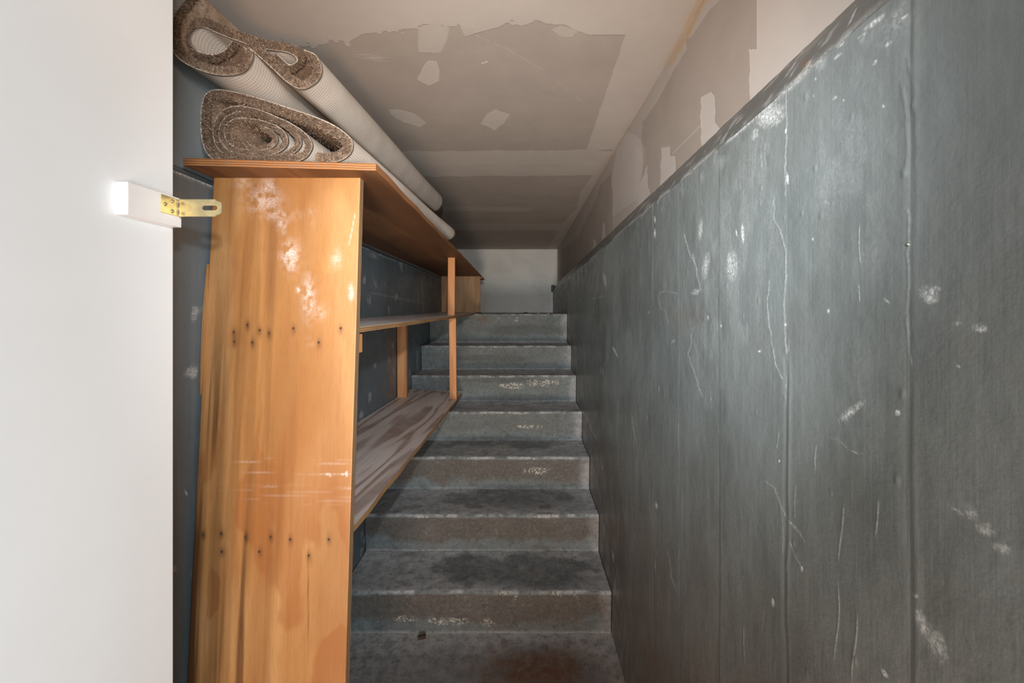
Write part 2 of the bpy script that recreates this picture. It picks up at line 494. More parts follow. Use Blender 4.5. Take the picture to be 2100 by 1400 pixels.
for pts, wd, hh, lt in ridges:
    x0 = min(p[0] for p in pts) - 30; x1 = max(p[0] for p in pts) + 30
    cols = np.where((PX[:, 0] > x0) & (PX[:, 0] < x1))[0]
    if len(cols) == 0: continue
    s = slice(cols.min(), cols.max() + 1)
    jit = 6 * (fbm(PX[s] * .06, PY[s] * .06, 77, 3) - 0.5)
    d = segd(PX[s] + jit, PY[s] + jit, pts)
    sc = (wd / 2) * 1.2
    rel[s] += .30 * (.2 + 1.3 * fbm(PX[s] * .03, PY[s] * .03, 78, 3)) * hh * np.exp(-(d / (sc * 1.1)) ** 2)
    if lt: scuff[s] = np.maximum(scuff[s], lt * np.exp(-(d / sc) ** 2))
marks = [  # cx, cy, rx, ry, angle, strength, mottled
    (1577, 235, 34, 26, -25, .62, 1), (1548, 275, 8, 16, 20, .5, 1), (1560, 262, 30, 30, 0, .22, 1),
    (1612, 268, 2.2, 5, 15, 1, 0), (1615, 366, 2.4, 11, -5, 1.3, 0), (1524, 478, 3, 20, -3, 1.1, 0), (1511, 478, 2, 9, -10, .8, 0),
    (1437, 470, 5, 24, 5, .5, 1), (1448, 545, 8, 30, 8, .55, 1), (1502, 545, 13, 34, 0, .6, 1), (1343, 450, 2, 6, 0, .9, 1),
    (1343, 478, 2, 9, 0, .8, 1), (1240, 573, 3.5, 16, -10, .6, 1), (1262, 722, 2, 12, -25, .9, 1), (1428, 598, 14, 7, -20, .45, 1),
    (1795, 45, 5, 26, 52, .8, 1), (1770, 72, 3, 14, 55, .5, 1), (1822, 90, 5, 12, 50, .6, 1), (1718, 115, 3, 12, 50, .6, 1),
    (1725, 92, 3, 12, 50, .5, 1), (1795, 128, 3.5, 7, 40, .7, 1), (1855, 35, 3, 12, 55, .6, 1), (1812, 218, 3, 3, 40, .9, 0),
    (1712, 200, 2, 6, 50, .7, 1), (1730, 205, 2, 3, 0, .6, 1), (1668, 196, 2.5, 2.5, 0, .8, 0), (1673, 162, 2, 5, 40, .6, 0),
    (1667, 490, 2, 3, 20, 1, 0), (1559, 720, 4, 2, 0, 1, 0), (1612, 665, 2, 3, 0, .9, 0), (1842, 846, 5, 5, 0, 1.3, 0),
    (1908, 605, 22, 18, 40, .55, 1), (1925, 590, 10, 4, 30, .5, 1), (2012, 672, 16, 10, 10, .6, 1), (1965, 663, 16, 6, 0, .3, 1),
    (1820, 617, 10, 2, 35, .5, 1), (1966, 752, 6, 3, 0, .6, 0), (1748, 842, 36, 9, -38, .55, 1), (1735, 860, 10, 10, 0, .3, 1),
    (1645, 1166, 2.2, 6, -5, 1.1, 0), (1586, 1235, 3, 8, -3, 1.2, 0), (1346, 1036, 2.2, 6, 0, 1.1, 0), (1815, 1380, 4, 12, -38, 1.0, 0),
    (1895, 1285, 12, 52, -22, .45, 1), (1920, 1320, 26, 60, -25, .36, 1), (1990, 1050, 14, 24, -35, .4, 1), (2020, 1085, 24, 14, 25, .45, 1),
    (2055, 1125, 26, 12, 25, .45, 1), (1960, 1045, 24, 3, 35, .4, 1), (1600, 945, 2, 2, 0, 1, 0), (1878, 1222, 8, 5, 20, .5, 1),
    (1695, 415, 10, 3, 30, .4, 1), (1700, 637, 3, 5, 10, .8, 0), (1232, 760, 1.5, 10, 0, .5, 1), (1480, 668, 2, 5, 0, .7, 0), (1453, 651, 2, 5, 0, .7, 1),
    (1160, 590, 10, 2, -20, .3, 1), (1225, 610, 22, 1.5, -15, .4, 1), (1257, 1140, 1.6, 14, -4, .8, 1), (1236, 958, 2, 5, 0, .7, 1),
    (1263, 1030, 1.5, 16, -4, .3, 1), (1285, 1150, 2, 40, -8, .25, 1), (1380, 700, 8, 3, -40, .35, 1), (1330, 640, 2, 5, 0, .4, 1),
]
for cx, cy, rx, ry, an, stv, mo in marks:
    R = max(rx, ry) * 2.4 + 12
    cols = np.where((PX[:, 0] > cx - R) & (PX[:, 0] < cx + R))[0]
    if len(cols) == 0: continue
    s = slice(cols.min(), cols.max() + 1)
    g = gauss(PX[s], PY[s], cx, cy, rx, ry, an) * stv
    if mo:
        g = 1.25 * g * (0.35 + 1.3 * fbm(PX[s] * .22, PY[s] * .16, 5, 4)) * sstep(0.18, 0.5, fbm(PX[s] * .35, PY[s] * .25, 9, 3) * g * 2.2 + g * .4)
    else:
        g = sstep(0.25, 0.6, g)
    scuff[s] = np.maximum(scuff[s], np.clip(g, 0, 1))
# thin vertical scratches and drips of old paint
for k in range(70):
    sy_ = 0.42 + 3.2 * rng.random() ** 1.5; sz = -0.9 + 1.15 * rng.random(); ln_ = .008 + .05 * rng.random() ** 2; wd_ = .0005 + .0007 * rng.random() * sy_
    ci = np.where(abs(ys - sy_) < 0.03)[0]
    if len(ci) < 2: continue
    s = slice(ci.min(), ci.max() + 1)
    dd = Y[s] - sy_ - .004 * np.sin(Zw[s] * 40 + k)
    g = np.exp(-(dd / wd_) ** 2) * sstep(ln_, ln_ * .6, abs(Zw[s] - sz))
    scuff[s] = np.maximum(scuff[s], g * (.25 + .5 * rng.random())); rel[s] += g * .0005
# soft chalky wipes
chk = sstep(.66, .80, fbm(Y * 4.5, Zw * 2.6, 97, 5)) * .09 * sstep(.4, .6, fbm(Y * 40, Zw * 26, 98, 4)) * (Y > .4)
scuff = np.maximum(scuff, chk)
# crumbled light edge along the top of the concrete
e = (ztop - Zw)
scuff = np.maximum(scuff, 0.75 * np.exp(-(e / 0.0045) ** 2) * sstep(0.45, 0.7, fbm(Y * 9, Zw * 3, 90, 4)))
scuff = np.maximum(scuff, 0.4 * sstep(0.06, 0.0, e) * sstep(0.58, 0.8, fbm(Y * 30, Zw * 22, 91, 4)))
tone += 0.45 * sstep(0.55, 0.7, fbm(Y * 3, Zw * 2.4, 55, 4)) * sstep(0.8, 1.6, Y)
for cx, cy, rx, ry, stv in ((1415, 655, 30, 28, .3), (1655, 135, 7, 9, .0), (1200, 900, 26, 90, .25), (1560, 700, 30, 20, .15), (1640, 690, 30, 40, .12), (1255, 1150, 30, 160, .3)):
    stain_and_warm_light = np.maximum(stain_and_warm_light, stv * gauss(PX, PY, cx, cy, rx, ry) * (0.3 + fbm(PX * .06, PY * .06, 70, 4)))
# scattered drips and blisters
blis = np.zeros_like(Y)
for k in range(70):
    by, bz = 0.3 + 1.3 * rng.random() ** 1.4, -0.7 + 1.0 * rng.random()
    r0 = 0.0016 + 0.002 * rng.random()
    ci = np.where(abs(ys - by) < 0.02)[0]
    if len(ci) == 0: continue
    s = slice(ci.min(), ci.max() + 1)
    blis[s] += 0.0008 * np.exp(-((Y[s] - by) / r0) ** 2 - ((Zw[s] - bz) / (r0 * 1.8)) ** 2)
rel += blis
zst = -1.17 + RISE * (Y - Y7) / TREAD
hb = Zw - zst
stain_and_warm_light = np.maximum(stain_and_warm_light, .55 * sstep(.26, .05, hb) * (Y > 1.2) * fbm(Y * 12, Zw * 12, 95, 5) * 1.3)
stain_and_warm_light = np.maximum(stain_and_warm_light, np.clip(.55 * sstep(-.15, -.95, Zw + .25 * (fbm(Y * 3, Zw * 3, 99, 4) - .5)) * (.35 + fbm(Y * 30, Zw * 6, 94, 4)), 0, .6))  # browner downward: warm low light painted into the wall colour, broken by noise
scuff = np.maximum(scuff, .35 * sstep(.30, .1, hb) * sstep(.58, .75, fbm(Y * 60 + Zw * 20, Zw * 8, 96, 4)))
near = sstep(-0.1, 0.3, Y)
P = np.stack([XG - rel * near, Y, Zw + H], -1)
o = grid('wall_right', P, MW, dict(scuff=scuff, tone=np.clip(tone, 0, 1), stain_and_warm_light=stain_and_warm_light), flip=False)
tag(o, kind='structure')

# --- chamfered mortar cap and the drywall above it (right)
yy = np.concatenate([np.linspace(-0.35, 0.35, 14)[:-1], XG * F / (np.linspace(1950, 1133.5, 420) - VX)]); yy = np.minimum(yy, YB)
t = np.linspace(0, 1, 16)
Yc, Tc = np.meshgrid(yy, t, indexing='ij')
zt = 0.324 - 0.022 * Yc; zu = 0.412 - 0.018 * Yc
wobl = 0.006 * (fbm(Yc * 7, Yc * 0, 61) - 0.5)
Xc = XG + (XD - XG) * Tc; Zc = zt + (zu - zt) * Tc + 0.006 * np.sin(Tc * math.pi) + wobl * Tc
Xc = Xc - 0.0025 * (fbm(Yc * 40, Tc * 4, 62) - 0.5)
PXc, PYc = px_of(Xc, Yc, Zc)
sc = 0.9 * sstep(0.20, 0.0, Tc) * sstep(0.42, 0.62, fbm(Yc * 16, Tc * 3, 63, 4)) + 0.5 * sstep(0.62, 0.75, fbm(Yc * 50, Tc * 6, 64, 4))
sc = np.maximum(sc, segd(PXc, PYc, [(1755, 20), (1742, 48)]) < 1.4)
stn = gauss(PXc, PYc, 1652, 131, 7, 9) * 1.2
cap = grid('trim_1', np.stack([Xc, Yc, Zc + H], -1), MW, dict(scuff=np.clip(sc, 0, 1) * .8, tone=0.75 + 0 * Tc, stain_and_warm_light=np.clip(stn, 0, 1)), flip=False)
tag(cap, kind='structure')

yy2 = np.concatenate([np.linspace(-0.35, 0.5, 14)[:-1], XD * F / (np.linspace(1780, 1143, 560) - VX)]); yy2 = np.minimum(yy2, YB)
tz = np.linspace(0, 1, 260)
Yd, Td = np.meshgrid(yy2, tz, indexing='ij')
z0 = 0.412 - 0.018 * Yd - 0.012
Zd = z0 + (ZC - z0) * Td
PXd, PYd = px_of(XD, Yd, Zd)
jx = 5 * (fbm(PXd * .05, PYd * .05, 101) - .5); jy = 5 * (fbm(PXd * .05, PYd * .05, 102) - .5)
z1 = lambda L: [(1100 + a / 3.5, b / 3.5) for a, b in L]
bare = [z1([(1380, -60), (1240, 80), (1190, 160), (1110, 270), (1075, 280), (1078, 350), (960, 560), (850, 760), (760, 880), (755, 1000), (770, 1040), (768, 1180), (738, 1420), (900, 1500), (1700, 800), (1540, 640), (1535, 420), (1592, 330), (1585, -60)]),
        z1([(540, 1235), (460, 1330), (395, 1500), (300, 1700), (180, 1790), (160, 2100), (530, 1900), (548, 1600), (545, 1400)])]
light = [z1([(1185, 700), (1262, 655), (1285, 700), (1290, 880), (1340, 960), (1190, 1100), (1180, 900)]),
         z1([(900, 1060), (962, 1050), (965, 1120), (1000, 1120), (1000, 1250), (890, 1350)]),
         z1([(795, 1180), (800, 1300), (830, 1420), (730, 1500), (738, 1330), (775, 1240)]),
         z1([(470, 1600), (488, 1610), (492, 1700), (480, 1760), (470, 1700)]), z1([(405, 1700), (425, 1720), (425, 1800), (408, 1800)]),
         z1([(600, 900), (750, 1000), (765, 1150), (730, 1420), (545, 1560), (548, 1250)])]
mb = np.ones_like(PXd) * 0.55
for p in bare: mb = np.where(inpoly(PXd + jx, PYd + jy, p), 0.0, mb)
mb = np.where((PXd > 1100 + 1585 / 3.5) | ((PXd > 1538 + jx) & (PYd > 100) & (PXd > 1535)), 1.0, mb)
for p in light: mb = np.where(inpoly(PXd + jx, PYd + jy, p), 0.95, mb)
stn = 0.55 * sstep(7, 0, segd(PXd, PYd, [(1455, -20), (1411, 70), (1375, 130)]) * 0.9 + 6 * (fbm(PXd * .08, PYd * .08, 7) - .4)) + .25 * sstep(3, 0, segd(PXd, PYd, [(1375, 130), (1315, 223), (1253, 322), (1216, 385)]))
lg = 0.35 * sstep(1.6, 0.4, segd(PXd, PYd, z1([(1180, 900), (980, 1100)])))
lg = np.maximum(lg, (np.abs(PXd - 1313) < 12) * (PYd > 300) * 0.12)
o = grid('wall_right_upper', np.stack([XD + 0 * Yd, Yd, Zd + H], -1), MDW, dict(mud=mb, stain_and_warm_light=np.clip(stn, 0, 1), light=lg), flip=False)
tag(o, kind='structure')

# --- ceiling
xs = np.linspace(XLD, XD, 420)
yc = np.concatenate([np.linspace(-0.35, 0.85, 14)[:-1], ZC * F / (VY - np.linspace(-110, 511, 560))]); yc = np.minimum(yc, YB)
Xe, Ye = np.meshgrid(xs, yc, indexing='ij')
PXe, PYe = px_of(Xe, Ye, ZC)
z7 = lambda L: [(780 + a * .342857, b * .342857) for a, b in L]
jx = 7 * (fbm(PXe * .07, PYe * .07, 111) - .5); jy = 9 * (fbm(PXe * .08, PYe * .1, 112) - .5)
rag = 22 * (fbm(PXe * .10, PYe * .16, 113, 5) - .5) * sstep(0.5, 0.55, fbm(PXe * .012, PYe * 0, 114))
mud = np.full_like(PXe, 0.0)
front = [(-2000, -3000), (2600, -3000), (1440, -60), (1410, 60), (1287, 72), (1209, 72), (1185, 63), (1160, 52), (1120, 50), (1106, 42), (1075, 52), (1045, 46), (1020, 57), (985, 66), (955, 75), (945, 53),
         (925, 54), (890, 48), (859, 57), (820, 66), (780, 65), (740, 72), (722, 80), (716, 96), (700, 84), (637, 94), (600, 100), (300, 60)]
m1 = inpoly(PXe + jx * .5, PYe + jy * .5 + rag, front)
mud = np.where(m1, 0.75, mud)
band = [(1287, 60), (1203, 306), (1215, 310), (1262, 305), (1330, 200), (1420, 40), (1500, -100), (1300, -50)]
mud = np.where(inpoly(PXe + jx * .15, PYe, band), 0.7, mud)
for p, v in ((z7([(230, 165), (320, 140), (412, 165), (400, 240), (362, 320), (225, 312)]), .6),
             (z7([(285, 362), (338, 368), (352, 430), (350, 485), (290, 517), (218, 478), (250, 410)]), .85),
             (z7([(50, 660), (110, 655), (200, 680), (282, 738), (235, 764), (130, 730), (60, 690)]), .8),
             (z7([(600, 740), (640, 680), (690, 655), (778, 685), (740, 740), (682, 782)]), .8),
             (z7([(1020, 180), (1080, 160), (1190, 180), (1150, 228), (1080, 220)]), .45),
             (z7([(480, 165), (590, 175), (510, 222)]), .6)):
    mud = np.where(inpoly(PXe + jx * .5, PYe + jy * .4, p), v, mud)
by = 2 * (fbm(PXe * .02, PYe * 0, 115) - .5) * 4
mud = np.where((PYe > 309 + by) & (PYe < 361 + by * .7), 0.72, mud)
mud = np.where(inpoly(PXe + jx * .5, PYe, [(1262, 300), (1222, 355), (1214, 362), (1190, 394), (1184, 425), (1160, 450), (1140, 480), (1120, 520), (1300, 520), (1400, 300)]), .55, mud)
mud = np.where((abs(PYe - 429 - (PXe - 1000) * .01) < 4.5 * sstep(1105, 1060, PXe)), .45, mud)
mud = np.where((PYe > 458) & (PYe < 472), .5, mud)
lg = 0.30 * sstep(1.1, 0.4, segd(PXe, PYe, [(975, 72), (1038, 99), (1125, 150), (1155, 178), (1195, 208)])) * (fbm(PXe * .04, PYe * .04, 9) > .45)
lg = np.maximum(lg, 0.9 * (segd(PXe, PYe, [(988, 130), (994, 128), (999, 126)]) < 1.2))
lg = np.maximum(lg, .3 * (abs(PYe - 334 - 2 * (fbm(PXe * .03, PYe * 0, 3) - .5)) < .8))
lg = np.maximum(lg, 0.45 * gauss(PXe, PYe, 760, 115, 38, 7, 12) * sstep(.5, .6, fbm(PXe * .04, PYe * .6, 119)))
stn = 0.45 * sstep(9, 0, segd(PXe, PYe, [(1440, -10), (1405, 60), (1365, 135)]) + 8 * (fbm(PXe * .07, PYe * .07, 8) - .35)) + .3 * sstep(3.5, 0, segd(PXe, PYe, [(1375, 125), (1315, 223), (1253, 322), (1222, 374)]))
o = grid('ceiling', np.stack([Xe, Ye, ZC + H + 0 * Xe], -1), MD, dict(mud=mud, stain_and_warm_light=np.clip(stn, 0, 1), light=lg), flip=True)
tag(o, kind='structure')

# --- back wall
xs = np.linspace(XLD, XD + 0.01, 60); zz = np.linspace(-0.05, ZC, 60)
Xb, Zb = np.meshgrid(xs, zz, indexing='ij')
mud = sstep(.45, .6, fbm(Xb * 3, Zb * 3, 140))
o = grid('wall_back', np.stack([Xb, YB + 0 * Xb, Zb + H], -1), MBW, dict(mud=mud, stain_and_warm_light=0 * mud, light=0 * mud))
tag(o, kind='structure')

# --- left wall: concrete below, chamfer and painted board above
yl = np.concatenate([np.linspace(-0.35, 0.85, 10)[:-1], -XL * F / (VX - np.linspace(340, 942.3, 400))]); yl = np.minimum(yl, YB)
zl = np.linspace(0, 1, 260)
Yl, Tl = np.meshgrid(yl, zl, indexing='ij')
zt = 0.308 - 0.004 * Yl
Zl = FLOOR + (zt - FLOOR) * Tl
PXl, PYl = px_of(XL, Yl, Zl)
rel = 0.003 * (fbm(Yl * 5, Zl * 3, 203) - .5)
sc = 0.8 * np.exp(-((zt - Zl) / 0.004) ** 2) * sstep(.45, .65, fbm(Yl * 20, Zl, 204)) + .5 * sstep(.7, .8, fbm(Yl * 14, Zl * 14, 205, 5))
for pts, v in (([(760, 600), (820, 612), (870, 622)], .25), ([(866, 575), (867, 640)], .2), ([(775, 522), (830, 540)], .3), ([(380, 1007), (383, 1012)], .9), ([(855, 720), (856, 760)], .4)):
    sc = np.maximum(sc, v * sstep(2.2, .5, segd(PXl, PYl, pts)))
sc = np.maximum(sc, .6 * gauss(PXl, PYl, 766, 524, 10, 5, 20) * fbm(PXl * .3, PYl * .3, 4))
for cx, cy in ((367, 338), (372, 346), (400, 352), (392, 365), (418, 372)):
    sc = np.maximum(sc, .6 * gauss(PXl, PYl, cx, cy, 9, 4, 20) * fbm(PXl * .2, PYl * .2, 6))
o = grid('wall_left', np.stack([XL + rel, Yl, Zl + H], -1), MWL, dict(scuff=np.clip(sc, 0, 1), tone=0.2 + 0 * sc, stain_and_warm_light=0 * sc), flip=True)
tag(o, kind='structure')
t = np.linspace(0, 1, 8); Yc, Tc = np.meshgrid(yl, t, indexing='ij')
Zc = 0.308 - 0.004 * Yc + 0.03 * Tc
sc = .8 * sstep(.3, 0, Tc) * sstep(.45, .65, fbm(Yc * 20, Tc, 206)) + .6 * sstep(.5, .6, fbm(Yc * 12, Tc * 2, 208, 4)) * (Yc < .93)
o = grid('trim_2', np.stack([XL + (XLD - XL) * Tc, Yc, Zc + H], -1), MWL, dict(scuff=np.clip(sc, 0, 1) * .8, tone=.2 + 0 * Tc, stain_and_warm_light=0 * Tc), flip=True)
tag(o, kind='structure')
Yc, Tc = np.meshgrid(yl, np.linspace(0, 1, 40), indexing='ij'); z0 = 0.338 - 0.004 * Yc
o = grid('wall_left_upper', np.stack([XLD + 0 * Yc, Yc, z0 + (ZC - z0) * Tc + H], -1), MDL, dict(mud=.5 + 0 * Tc, stain_and_warm_light=0 * Tc, light=0 * Tc), flip=True)
tag(o, kind='structure')

# --- staircase: seven concrete steps, each a block of its own


Y7 = 1.66
NZ = [None] * 8
stair = empty('staircase', (0, Y7, 0))
tag(stair, 'worn grey-painted concrete staircase rising between the walls to the far landing', 'staircase')
ell = [  # dark trodden hollows (px)
    (1095, 1172, 120, 44), (985, 1165, 90, 30), (1065, 1018, 125, 26), (950, 1022, 50, 14), (1035, 906, 125, 14),
    (1060, 815, 105, 8), (1030, 780, 90, 6), (1080, 676, 90, 12), (1010, 735, 90, 8), (1040, 745, 110, 5), (1120, 1185, 95, 34)]
for k in range(7, 0, -1):      # 7 = lowest riser in the photo, 1 = landing edge
    i = 7 - k
    y0 = Y7 + i * TREAD; zt = -1.17 + i * RISE; zb = zt - RISE
    if k == 1: zt = -0.034
    y1 = YB if k == 1 else y0 + TREAD + 0.006
    nr = 46; nt = 70 if k > 1 else 60
    nose = 0.012
    prof = []; kindp = []
    for a in np.linspace(0, 1, nr):                      # riser, a little hollow under the nosing
        zz_ = zb + (zt - zb - nose) * a
        prof.append((y0 + 0.010 * math.sin(min(1, (1 - a) * 1.25) * math.pi / 2) * (1 - a) ** .3, zz_)); kindp.append(a)
    for a in np.linspace(0, math.pi / 2, 9)[1:]:
        prof.append((y0 + nose - nose * math.cos(a), zt - nose + nose * math.sin(a))); kindp.append(1 + a / (math.pi / 2) * .05)
    for a in np.linspace(0, 1, nt)[1:]:
        prof.append((y0 + nose + (y1 - y0 - nose) * a, zt - 0.004 * math.sin(a * math.pi) * (k > 1))); kindp.append(1.05 + a)
    prof = np.array(prof); kindp = np.array(kindp)
    xsn = np.linspace(XL + 0.004, XG - 0.003, 330)
    Xs, Ks = np.meshgrid(xsn, kindp, indexing='ij')
    Ys = np.repeat(prof[:, 0][None], 330, 0).copy(); Zs = np.repeat(prof[:, 1][None], 330, 0).copy()
    amp = 0.011 * np.exp(-((Ks - 1.03) / .15) ** 2)
    Ys += amp * (fbm(Xs * 9, Ks * 0 + k, 300 + k, 5) - .5) + .004 * (fbm(Xs * 12, Ks * 6 + k, 310 + k) - .5)
    Zs += amp * .5 * (fbm(Xs * 11, Ks * 0 + k, 320 + k, 5) - .5) + .004 * (fbm(Xs * 7, Ks * 5 + k, 330 + k) - .5) * (Ks > 1.05)
    PXs, PYs = px_of(Xs, Ys, Zs)
    n1 = fbm(Xs * 9, Ks * 3 + k * 5, 340 + k, 5); n2 = fbm(Xs * 30, Ks * 9 + k * 5, 350 + k, 5)
    riser = Ks < 1.0; tread = Ks > 1.04
    dark = np.zeros_like(Xs)
    if k < 7 or True:
        for cx, cy, rx, ry in ell:
            dark = np.maximum(dark, sstep(.18, .70, gauss(PXs, PYs, cx, cy, rx, ry) * (.45 + 1.1 * n1)) * (.6 + .8 * n2))
    dark = np.clip(dark * .85 + .5 * sstep(.55, .72, n1) * tread, 0, 1)
    dust = np.where(tread, 1.0 + .5 * sstep(1.6, 2.05, Ks) + .3 * sstep(1.14, 1.05, Ks), 0.15)
    dust = dust + 1.2 * np.exp(-((Ks - 1.035) / .025) ** 2) * sstep(.35, .65, n2) + .8 * np.exp(-((Ks - 1.09) / .05) ** 2) * sstep(.4, .6, fbm(Xs * 16, Ks * 5, 371 + k, 5)) + .5 * sstep(.1, 0, Ks) + .5 * sstep(.30, .36, Xs)
    dust = np.clip(dust * (.45 + .9 * n1), 0, 1)
    dirt_and_warm_light = np.where(riser, sstep(.15, .45, Ks + .75 * (n1 - .5)), 0) * (1.0 if k >= 5 else .35 if k == 4 else .15)  # brown upper risers: mostly warm light painted in, plus some dirt
    dirt_and_warm_light = np.maximum(dirt_and_warm_light, .35 * sstep(.4, .7, n1) * (k >= 6))
    blue = np.where(riser, sstep(.50, .25, Ks + .75 * (n1 - .5)), 0) * .5
    blue = np.maximum(blue, .8 * sstep(-.40, -.55, Xs + .1 * (n1 - .5)))
    blue = np.maximum(blue, (.8 * sstep(.22, .30, Xs)) * riser * (k <= 5))
    chip = .9 * np.exp(-((Ks - 1.02) / .03) ** 2) * sstep(.62, .72, fbm(Xs * 14, Ks * 4, 360 + k, 5))
    for cx, cy, rx, ry, kk in ((1030, 918, 22, 8, 5), (1180, 921, 12, 4, 5), (1100, 965, 30, 9, 5), (920, 1274, 55, 9, 7), (830, 1268, 30, 6, 7), (1000, 1275, 16, 9, 7),
                               (1050, 790, 30, 8, 3), (1110, 785, 40, 8, 3), (1060, 655, 4, 5, 1), (1022, 652, 2, 3, 1), (1085, 875, 30, 4, 4), (1180, 1222, 4, 6, 7), (1058, 1224, 3, 7, 7), (1150, 1222, 3, 4, 7), (1055, 697, 10, 2, 2)):
        if kk == k:
            chip = np.maximum(chip, sstep(.3, .6, gauss(PXs, PYs, cx, cy, rx, ry) * (.3 + 1.3 * n2)))
    red = .6 * gauss(PXs, PYs, 992, 653, 14, 8) * sstep(.3, .6, n2) * (k == 1)
    Pw = np.stack([Xs, Ys, Zs + H], -1)
    nu, nv = Xs.shape
    N = nu * nv
    ev = [(xsn[0], prof[0, 0] - 0, zb + H - .02), (xsn[-1], prof[0, 0], zb + H - .02), (xsn[-1], prof[-1, 0], zb + H - .02), (xsn[0], prof[-1, 0], zb + H - .02)]
    a0, a1, b0, b1 = 0, (nu - 1) * nv, nv - 1, N - 1
    ef = [(N, N + 1, N + 2, N + 3), (a0, N, N + 1, a1), (b0, b1, N + 2, N + 3)]
    o = grid('step', Pw, MS, dict(dark=dark, dust=dust, dirt_and_warm_light=dirt_and_warm_light, blue=blue, chip=np.clip(chip, 0, 1), red=red), parent=stair, extra=(ev, ef), flip=False)
    offset(o.data, (0, Y7, 0))

# --- floor
xs = np.linspace(XL, XG, 360); yf = np.concatenate([np.linspace(-0.35, .85, 10)[:-1], np.linspace(.85, Y7 + .02, 300)])
Xf, Yf = np.meshgrid(xs, yf, indexing='ij'); PXf, PYf = px_of(Xf, Yf, FLOOR)
n1 = fbm(Xf * 8, Yf * 8, 401, 5); n2 = fbm(Xf * 40, Yf * 40, 402, 5)
dark = sstep(.3, .65, gauss(PXf, PYf, 1105, 1365, 110, 55) * (.6 + .8 * n1)) * .75
dirt_and_warm_light = np.clip(.25 + .6 * n1, 0, 1)
dust = np.clip(.5 * sstep(1.50, 1.66, Yf) + .25 + .7 * n1 + .4 * sstep(.25, .35, Xf), 0, 1)
chip = .8 * sstep(1.635, 1.655, Yf) * sstep(.5, .62, fbm(Xf * 9, Yf * 9, 403, 5))
o = grid('floor', np.stack([Xf, Yf, FLOOR + H + .004 * (n1 - .5)], -1), MS, dict(dark=dark * .6 + .5 * sstep(.5, .7, n2) * sstep(.45, .6, n1), dust=dust, dirt_and_warm_light=dirt_and_warm_light, blue=0 * dark, chip=chip, red=np.clip(.75 * sstep(.15, .8, gauss(PXf, PYf, 1110, 1375, 170, 60) * (.3 + 1.2 * n1)) * (.4 + n2), 0, 1)))
tag(o, kind='structure')

# ------------------------------------------------------------------ white door with block and hasp
XDR = -0.62; YE = XDR * F / (355 - VX)
door = frombm('door_1', bm_box(XDR - .040, XDR, -0.12, YE, 0.01, 2.02), MDOOR, bevel=.0012)
tag(door, kind='structure')
dB = XDR * F / (237 - VX); wB = .0185
zB0, zB1 = (VY - 440) * dB / F, (VY - 372) * dB / F
blk = frombm('mounting_block', bm_box(XDR, XDR + wB, dB, YE - .004, zB0 + H, zB1 + H), MBLOCK, door, bevel=.0012)
tag(blk, 'white painted wooden block under the brass hasp')
hx = XDR + wB
hz = (VY - 421) * (YE - .03) / F + H                # centre height of the hasp
hp = bmesh.new()
# fixed leaf lying on the block face
def pan(bm, x0, x1, y0, y1, z0, z1):
    b = bm_box(x0, x1, y0, y1, z0, z1); me = bpy.data.meshes.new('tmp'); b.to_mesh(me); b.free(); bm.from_mesh(me); bpy.data.meshes.remove(me)
yh = YE - .010
pan(hp, hx, hx + .0015, yh - .036, yh - .004, hz - .0150, hz + .0150)
leaf = frombm('hasp_plate', hp, MBRASS, door, bevel=.0003, seg=1)
tag(leaf, 'brass hinge plate of the hasp')
for dy, dz in ((-.028, 0.0), (-.014, .0085), (-.014, -.0085)):
    bm = bmesh.new()
    bmesh.ops.create_cone(bm, cap_ends=True, segments=20, radius1=.0036, radius2=.0024, depth=.0016)
    bmesh.ops.rotate(bm, verts=bm.verts[:], matrix=Matrix.Rotation(math.pi / 2, 3, 'Y'))
    for sgn in (0, 1):
        c = bm_box(-.0004, .0012, -.0019 if sgn else -.0004, .0019 if sgn else .0004, -.0004 if sgn else -.0019, .0004 if sgn else .0019)
        me = bpy.data.meshes.new('t'); c.to_mesh(me); c.free(); bm.from_mesh(me); bpy.data.meshes.remove(me)
    bmesh.ops.translate(bm, verts=bm.verts[:], vec=(hx + .0022, yh + dy, hz + dz))
    frombm('screw', bm, MBRASS, leaf, True)
# knuckle
bm = bmesh.new()
for z0, z1 in ((-.0150, -.0078), (-.0072, .0072), (.0078, .0150)):
    r = bmesh.ops.create_cone(bm, cap_ends=True, segments=20, radius1=.0032, radius2=.0032, depth=z1 - z0)
    bmesh.ops.translate(bm, verts=r['verts'], vec=(hx + .0030, yh, hz + (z0 + z1) / 2))
r = bmesh.ops.create_cone(bm, cap_ends=True, segments=12, radius1=.0014, radius2=.0014, depth=.034)
bmesh.ops.translate(bm, verts=r['verts'], vec=(hx + .0030, yh, hz))
frombm('hinge_knuckle', bm, MBRASS, leaf, True)
# strap standing out across the opening, with chamfered corners and a slot
L = .0735; W = .0150
x0 = hx + .004
outer = [(x0, -W), (x0 + L - .012, -W), (x0 + L - .008, -W + .003), (x0 + L - .006, -W + .003), (x0 + L - .001, -W + .0055), (x0 + L, -W + .0075), (x0 + L, W - .0075), (x0 + L - .001, W - .0055), (x0 + L - .006, W - .003), (x0 + L - .008, W - .003), (x0 + L - .012, W), (x0, W)]
sx0, sx1, sr = x0 + L - .030, x0 + L - .0115, .0042
slot = []
for a in np.linspace(-90, 90, 9): slot.append((sx1 + sr * math.cos(math.radians(a)), sr * math.sin(math.radians(a))))
for a in np.linspace(90, 270, 9): slot.append((sx0 + sr * math.cos(math.radians(a)), sr * math.sin(math.radians(a))))
bm = bmesh.new()
vo = [bm.verts.new((p[0], 0, p[1])) for p in outer]; vs = [bm.verts.new((p[0], 0, p[1])) for p in slot]
